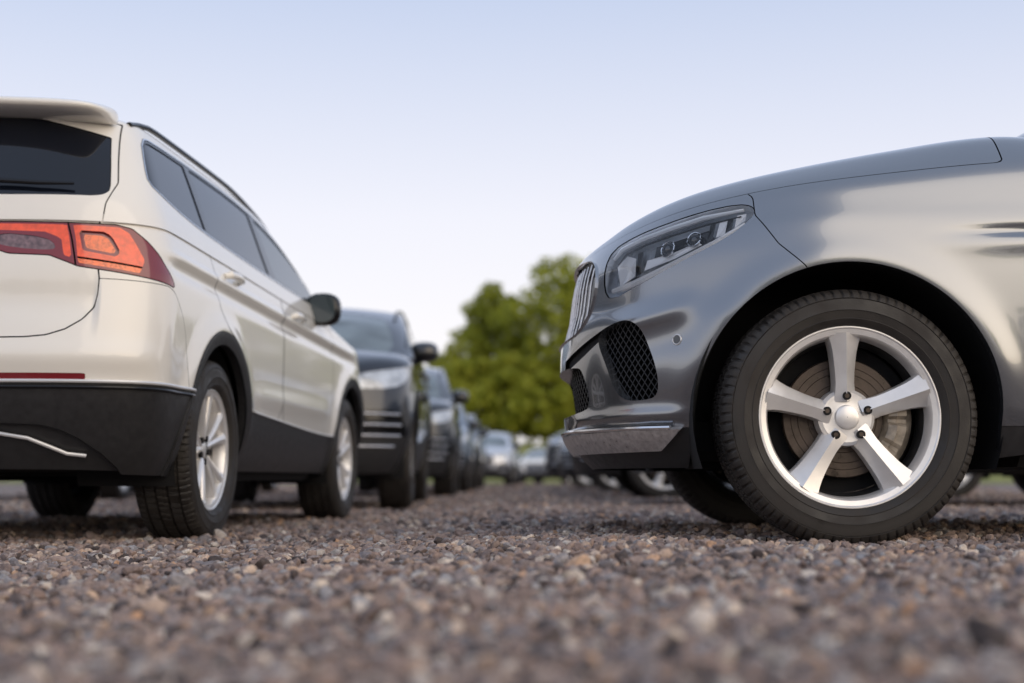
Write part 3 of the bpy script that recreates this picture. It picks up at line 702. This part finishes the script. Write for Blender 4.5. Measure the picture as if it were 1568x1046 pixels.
# unseen cars added behind the camera to give the paint reflections
for i,(x,y,m) in enumerate(((-9,-11,M_black),(-5.6,-11.4,M_silver),(-2.4,-11,M_navy),(4.2,-11.2,M_darkgrey),(7.6,-11,M_white),(11,-11.3,M_black))):
    dup(T,'reflection_car',(x,y,-.02),math.radians(180),m,(1,1,.98))
# ------------------------------------------------------------------ ground
def gz(x,y):
    x=np.asarray(x,float); y=np.asarray(y,float)
    z=-.04*(1-sstep(-.95,.10,x))+.013*sstep(-.2,.5,x)*(1-sstep(6,9,y))
    z=z+.006*np.sin(x*2.3+1)*np.cos(y*1.7)+.004*np.sin(x*5.1+y*3.3)
    return z-.004
def ax(lo,hi,st,far):
    c=np.arange(lo,hi+1e-6,st); o=[c[-1]]; s=st
    while o[-1]<far: s*=1.35; o.append(o[-1]+s)
    i=[c[0]]; s=st
    while i[-1]>-far: s*=1.35; i.append(i[-1]-s)
    return np.r_[i[1:][::-1],c,o[1:]]
xs=ax(-7,7,.07,2500); ys=ax(-1,16,.07,2500)
X,Y=np.meshgrid(xs,ys,indexing='ij'); Z=gz(X,Y); far=np.maximum(np.abs(X),np.abs(Y))>60; Z[far]=-.02
n1,n2=X.shape; idx=np.arange(n1*n2).reshape(n1,n2)
F=np.stack([idx[:-1,:-1],idx[1:,:-1],idx[1:,1:],idx[:-1,1:]],2).reshape(-1,4)
RAMP=[(0,(.058,.046,.044)),(.13,(.165,.125,.113)),(.26,(.33,.235,.195)),(.40,(.190,.175,.182)),(.52,(.36,.265,.22)),(.64,(.21,.158,.14)),(.76,(.46,.34,.265)),(.86,(.28,.27,.28)),(.94,(.66,.57,.48)),(1,(.50,.29,.17))]
def ramp(nt,src,const=True):
    r=nt.nodes.new('ShaderNodeValToRGB'); r.color_ramp.interpolation='CONSTANT' if const else 'LINEAR'
    e=r.color_ramp.elements; e[0].position=0; e[0].color=(*RAMP[0][1],1); e[1].position=1; e[1].color=(*RAMP[-1][1],1)
    for p,c in RAMP[1:-1]: q=e.new(p); q.color=(*c,1)
    L(nt,src,r.inputs[0]); return r.outputs[0]
m,nt,b=newmat('gravel_ground'); tc=nt.nodes.new('ShaderNodeTexCoord')
vo=nt.nodes.new('ShaderNodeTexVoronoi'); vo.inputs['Scale'].default_value=40; L(nt,tc.outputs['Object'],vo.inputs['Vector'])
sp=nt.nodes.new('ShaderNodeSeparateColor'); L(nt,vo.outputs['Color'],sp.inputs[0]); c=ramp(nt,sp.outputs[0])
nz=nt.nodes.new('ShaderNodeTexNoise'); nz.inputs['Scale'].default_value=.9; nz.inputs['Detail'].default_value=8; L(nt,tc.outputs['Object'],nz.inputs['Vector'])
mr=nt.nodes.new('ShaderNodeMapRange'); mr.inputs[1].default_value=.3; mr.inputs[2].default_value=.7; mr.inputs[3].default_value=.6; mr.inputs[4].default_value=1.0; L(nt,nz.outputs['Fac'],mr.inputs[0])
vm=nt.nodes.new('ShaderNodeVectorMath'); vm.operation='SCALE'; L(nt,c,vm.inputs[0]); L(nt,mr.outputs[0],vm.inputs['Scale']); L(nt,vm.outputs[0],b.inputs['Base Color'])
b.inputs['Roughness'].default_value=.85
bp=nt.nodes.new('ShaderNodeBump'); bp.invert=True; bp.inputs['Distance'].default_value=.012; bp.inputs['Strength'].default_value=.9; L(nt,vo.outputs['Distance'],bp.inputs['Height']); L(nt,bp.outputs[0],b.inputs['Normal'])
mobj('ground',np.stack([X,Y,Z],2).reshape(-1,3),F.tolist(),m,sharp=None)
m,nt,b=newmat('meadow_grass'); tc=nt.nodes.new('ShaderNodeTexCoord'); nz=nt.nodes.new('ShaderNodeTexNoise'); nz.inputs['Scale'].default_value=.6; nz.inputs['Detail'].default_value=8; L(nt,tc.outputs['Object'],nz.inputs['Vector'])
r=nt.nodes.new('ShaderNodeValToRGB'); r.color_ramp.elements[0].position=.3; r.color_ramp.elements[0].color=(.13,.15,.03,1); r.color_ramp.elements[1].position=.7; r.color_ramp.elements[1].color=(.30,.30,.09,1); L(nt,nz.outputs['Fac'],r.inputs[0]); L(nt,r.outputs[0],b.inputs['Base Color']); b.inputs['Roughness'].default_value=.9
gx=np.linspace(-600,600,60); gy=np.r_[np.linspace(60,100,20),np.linspace(110,900,20)]; GX,GY=np.meshgrid(gx,gy,indexing='ij'); GZ=.0+sstep(60,76,GY)*2.0+.15*np.sin(GX*.3)*sstep(62,78,GY)
i2=np.arange(GX.size).reshape(GX.shape); F=np.stack([i2[:-1,:-1],i2[1:,:-1],i2[1:,1:],i2[:-1,1:]],2).reshape(-1,4)
mobj('grass_field',np.stack([GX,GY,GZ],2).reshape(-1,3),F.tolist(),m,sharp=None)
m,nt,b=newmat('gravel_stone'); oi=nt.nodes.new('ShaderNodeObjectInfo'); c=ramp(nt,oi.outputs['Random'],False)
tc=nt.nodes.new('ShaderNodeTexCoord'); nz=nt.nodes.new('ShaderNodeTexNoise'); nz.inputs['Scale'].default_value=2.2; nz.inputs['Detail'].default_value=6; L(nt,tc.outputs['Object'],nz.inputs['Vector'])
mr=nt.nodes.new('ShaderNodeMapRange'); mr.inputs[1].default_value=.3; mr.inputs[2].default_value=.7; mr.inputs[3].default_value=.65; mr.inputs[4].default_value=1.3; L(nt,nz.outputs['Fac'],mr.inputs[0])
vm=nt.nodes.new('ShaderNodeVectorMath'); vm.operation='SCALE'; L(nt,c,vm.inputs[0]); L(nt,mr.outputs[0],vm.inputs['Scale']); L(nt,vm.outputs[0],b.inputs['Base Color']); b.inputs['Roughness'].default_value=.8
M_stone=m
col=bpy.data.collections.new('gravel_stones')
for i in range(9):
    bm=bmesh.new(); bmesh.ops.create_icosphere(bm,subdivisions=2,radius=1)
    pl=rng.normal(size=(11,3)); pl/=np.linalg.norm(pl,axis=1,keepdims=True); dd=rng.uniform(.45,.8,11); sc=np.array([rng.uniform(.8,1.3),rng.uniform(.65,1),rng.uniform(.55,.85)])
    for v in bm.verts:
        p=np.array(v.co)
        for n_,d_ in zip(pl,dd):
            t=p@n_
            if t>d_: p=p-n_*(t-d_)
        v.co=p*sc
    me=bpy.data.meshes.new('stone'); bm.to_mesh(me); bm.free(); me.materials.append(M_stone)
    col.objects.link(bpy.data.objects.new('stone',me))
pts=[]
def scatter(y0,y1,dens,s0,s1,hwf,hwc,pw=1.7):
    area=(y1-y0)*2*(hwf*(y0+y1)/2+hwc); n=int(area*dens)
    y=rng.uniform(y0,y1,n*2); hw=hwf*y+hwc; keep=rng.uniform(0,1,n*2)<hw/(hwf*y1+hwc); y=y[keep][:n]; hw=hw[keep][:n]
    x=rng.uniform(-1,1,len(y))*hw; s=s0*(s1/s0)**(rng.uniform(0,1,len(y))**pw)
    pts.append(np.stack([x,y,gz(x,y)+s*rng.uniform(-.2,.65,len(y)),s],1))
scatter(.35,2,4200,.005,.020,.42,.35,1.4); scatter(2,5.5,2800,.006,.023,.42,.4,1.35); scatter(5.5,10,1300,.009,.026,.42,.5); scatter(10,20,400,.012,.030,.42,.6); scatter(20,48,50,.02,.04,.3,1)
scatter(.8,9,16,.022,.035,.42,.4)
Pp=np.vstack(pts); n=len(Pp); print('stones',n)
me=bpy.data.meshes.new('gravel'); me.from_pydata(Pp[:,:3].tolist(),[],[])
a=me.attributes.new('sc','FLOAT','POINT'); a.data.foreach_set('value',Pp[:,3].astype(np.float32))
a=me.attributes.new('rot','FLOAT_VECTOR','POINT'); rt=np.stack([rng.uniform(-.7,.7,n),rng.uniform(-.7,.7,n),rng.uniform(0,6.28,n)],1); a.data.foreach_set('vector',rt.astype(np.float32).ravel())
a=me.attributes.new('idx','INT','POINT'); a.data.foreach_set('value',rng.integers(0,9,n).astype(np.int32))
go=link(bpy.data.objects.new('gravel',me))
ng=bpy.data.node_groups.new('gravel_scatter','GeometryNodeTree'); ng.interface.new_socket('Geometry',in_out='INPUT',socket_type='NodeSocketGeometry'); ng.interface.new_socket('Geometry',in_out='OUTPUT',socket_type='NodeSocketGeometry')
gi=ng.nodes.new('NodeGroupInput'); gout=ng.nodes.new('NodeGroupOutput'); ip=ng.nodes.new('GeometryNodeInstanceOnPoints'); ci=ng.nodes.new('GeometryNodeCollectionInfo')
ci.inputs['Collection'].default_value=col; ci.inputs['Separate Children'].default_value=True; ci.inputs['Reset Children'].default_value=True
def na(nm,t):
    q=ng.nodes.new('GeometryNodeInputNamedAttribute'); q.data_type=t; q.inputs['Name'].default_value=nm; return q.outputs['Attribute']
ng.links.new(gi.outputs[0],ip.inputs['Points']); ng.links.new(ci.outputs[0],ip.inputs['Instance']); ip.inputs['Pick Instance'].default_value=True
ng.links.new(na('sc','FLOAT'),ip.inputs['Scale']); ng.links.new(na('rot','FLOAT_VECTOR'),ip.inputs['Rotation']); ng.links.new(na('idx','INT'),ip.inputs['Instance Index'])
ng.links.new(ip.outputs[0],gout.inputs[0]); md=go.modifiers.new('scatter','NODES'); md.node_group=ng
# ------------------------------------------------------------------ trees
def leafmat(name,c1,c2):
    m,nt,b=newmat(name); g=nt.nodes.new('ShaderNodeNewGeometry'); r=nt.nodes.new('ShaderNodeValToRGB')
    r.color_ramp.elements[0].color=(*c1,1); r.color_ramp.elements[1].color=(*c2,1)
    L(nt,g.outputs['Random Per Island'],r.inputs[0]); L(nt,r.outputs[0],b.inputs['Base Color']); b.inputs['Roughness'].default_value=.6
    t=nt.nodes.new('ShaderNodeBsdfTranslucent'); L(nt,r.outputs[0],t.inputs[0]); x=nt.nodes.new('ShaderNodeMixShader'); x.inputs[0].default_value=.4
    L(nt,b.outputs[0],x.inputs[1]); L(nt,t.outputs[0],x.inputs[2]); L(nt,x.outputs[0],nt.nodes['Material Output'].inputs[0]); return m
M_leaf=leafmat('tree_foliage',(.20,.24,.020),(.50,.51,.060)); M_bark=mat('tree_bark',(.08,.06,.045),.9,noise=.3)
def tree(name,x,y,h,r,trunk=True,nc=95,zb=.14,ls=.17,z0=1.6):
    E=empty(name,(x,y,z0),rng.uniform(0,6))
    if trunk:
        V,F=sweep([(0,0,-.5),(.05,0,h*.2),(-.1,.1,h*.45),(0,0,h*.8)],[h*.022,h*.018,h*.012,.04],10); mobj('trunk',V,F,M_bark,E)
        for i in range(9):
            a=rng.uniform(0,6.28); z1=h*rng.uniform(.2,.6); e=r*rng.uniform(.5,.9)
            V,F=sweep([(0,0,z1),(e*.5*math.cos(a),e*.5*math.sin(a),z1+h*.10),(e*math.cos(a),e*math.sin(a),z1+h*.22)],[h*.009,h*.006,.02],6); mobj('limb',V,F,M_bark,E)
    V=[]
    for i in range(nc):
        d=rng.normal(size=3); d/=np.linalg.norm(d); rad=rng.uniform(.2,1)**.5; t=d*rad
        zz=h*(zb+(1-zb)*(t[2]*.5+.5)); taper=1-.35*max(0,t[2]); c=np.array([t[0]*r*taper,t[1]*r*taper,zz]); cr=r*rng.uniform(.15,.32)
        k=int(140*(cr/(.25*r))**2)
        pd=rng.normal(size=(k,3)); pd/=np.linalg.norm(pd,axis=1,keepdims=True); p=c+pd*cr*(rng.uniform(.2,1,(k,1))**.5)*[1,1,.8]
        a1=rng.normal(size=(k,3)); a1/=np.linalg.norm(a1,axis=1,keepdims=True); a2=np.cross(a1,rng.normal(size=(k,3))); a2/=np.linalg.norm(a2,axis=1,keepdims=True)
        s=ls*rng.uniform(.6,1.3,(k,1)); V.append(np.stack([p-a1*s,p-a2*s*.5,p+a1*s,p+a2*s*.5],1))
    V=np.concatenate(V).reshape(-1,3); mobj('crown_foliage',V,np.arange(len(V)).reshape(-1,4).tolist(),M_leaf,E,smooth=False)
    return E
TR=[]
for x,y,h,r in ((-.9,83,10.1,2.6),(2.9,80,11.4,3.5),(6.4,84,12.0,3.8),(12,86,12,4),(19,85,11,4),(27,88,12,4.5),(36,90,11,4.5)):
    TR.append(tree('deciduous_tree',x,y,h,r))
tree('shrub',-3.3,79,6.2,2.0,True,60,.02); tree('shrub',-5.0,80,4.6,1.8,True,50,.02)
for x in (-2.2,-.4,1.4,3.6,6,9,13,17): tree('shrub',x,78+rng.uniform(-1,1),5.2+rng.uniform(-.8,.8),2.2,False,55,.0)
for i in range(12):   # unseen tree belt added for a dark band in reflections
    s=TR[2+i%5]; E=empty('deciduous_tree',(-44+i*7.5+rng.uniform(-2,2),-62+rng.uniform(-6,6),-.1),rng.uniform(0,6)); k_=rng.uniform(.6,.95); E.scale=(k_*1.1,k_*1.1,k_*.85)
    for c in s.children: link(c.copy(),E)
# ------------------------------------------------------------------ light
az=math.atan2(.66,-.75); el=math.radians(20)
W=bpy.data.worlds.new('World'); scene.world=W; W.use_nodes=True; nt=W.node_tree
bg=nt.nodes['Background']; sk=nt.nodes.new('ShaderNodeTexSky'); sk.sky_type='NISHITA'; sk.sun_disc=False; sk.sun_elevation=el; sk.sun_rotation=az; sk.dust_density=2; sk.air_density=1
L(nt,sk.outputs[0],bg.inputs[0]); bg.inputs[1].default_value=.10
tc=nt.nodes.new('ShaderNodeTexCoord'); s=nt.nodes.new('ShaderNodeSeparateXYZ'); L(nt,tc.outputs['Generated'],s.inputs[0])
r=nt.nodes.new('ShaderNodeValToRGB'); e=r.color_ramp.elements; e[0].position=0; e[0].color=(.93,.89,.88,1); e[1].position=1; e[1].color=(.42,.50,.66,1)
for p,c in ((.08,(.92,.885,.895)),(.18,(.82,.815,.885)),(.33,(.53,.60,.775)),(.55,(.47,.55,.73))): q=e.new(p); q.color=(*c,1)
L(nt,s.outputs[2],r.inputs[0])
dp=nt.nodes.new('ShaderNodeVectorMath'); dp.operation='DOT_PRODUCT'; L(nt,tc.outputs['Generated'],dp.inputs[0])
d=Vector((math.sin(az)*math.cos(el),math.cos(az)*math.cos(el),math.sin(el)*.6)).normalized(); dp.inputs[1].default_value=d
m1=nt.nodes.new('ShaderNodeMath'); m1.operation='MAXIMUM'; m1.inputs[1].default_value=0; L(nt,dp.outputs['Value'],m1.inputs[0])
m2=nt.nodes.new('ShaderNodeMath'); m2.operation='POWER'; m2.inputs[1].default_value=6; L(nt,m1.outputs[0],m2.inputs[0])
vs=nt.nodes.new('ShaderNodeVectorMath'); vs.operation='SCALE'; vs.inputs[0].default_value=(.42,.25,.02); L(nt,m2.outputs[0],vs.inputs['Scale'])
va=nt.nodes.new('ShaderNodeVectorMath'); va.operation='ADD'; L(nt,r.outputs[0],va.inputs[0]); L(nt,vs.outputs[0],va.inputs[1])
b2=nt.nodes.new('ShaderNodeBackground'); L(nt,va.outputs[0],b2.inputs[0]); b2.inputs[1].default_value=1.2
mx=nt.nodes.new('ShaderNodeMixShader'); mx.inputs[0].default_value=.88; L(nt,bg.outputs[0],mx.inputs[1]); L(nt,b2.outputs[0],mx.inputs[2]); L(nt,mx.outputs[0],nt.nodes['World Output'].inputs[0])
sl=bpy.data.lights.new('sun','SUN'); sl.energy=1.3; sl.angle=math.radians(66); sl.color=(1,.84,.64); so=bpy.data.objects.new('sun',sl); link(so)
d=Vector((math.sin(az)*math.cos(el),math.cos(az)*math.cos(el),math.sin(el))); so.rotation_euler=d.to_track_quat('Z','Y').to_euler()
# ------------------------------------------------------------------ camera
cd=bpy.data.cameras.new('camera'); cd.lens=50; cd.sensor_width=36; cd.clip_end=4000; cd.clip_start=.05
cd.dof.use_dof=True; cd.dof.focus_distance=4.25; cd.dof.aperture_fstop=1.7
co=bpy.data.objects.new('camera',cd); link(co); co.location=(0,0,.2); co.rotation_euler=(math.radians(95.5),0,0); scene.camera=co
scene.view_settings.view_transform='Standard'; scene.view_settings.look='None'; scene.view_settings.exposure=0
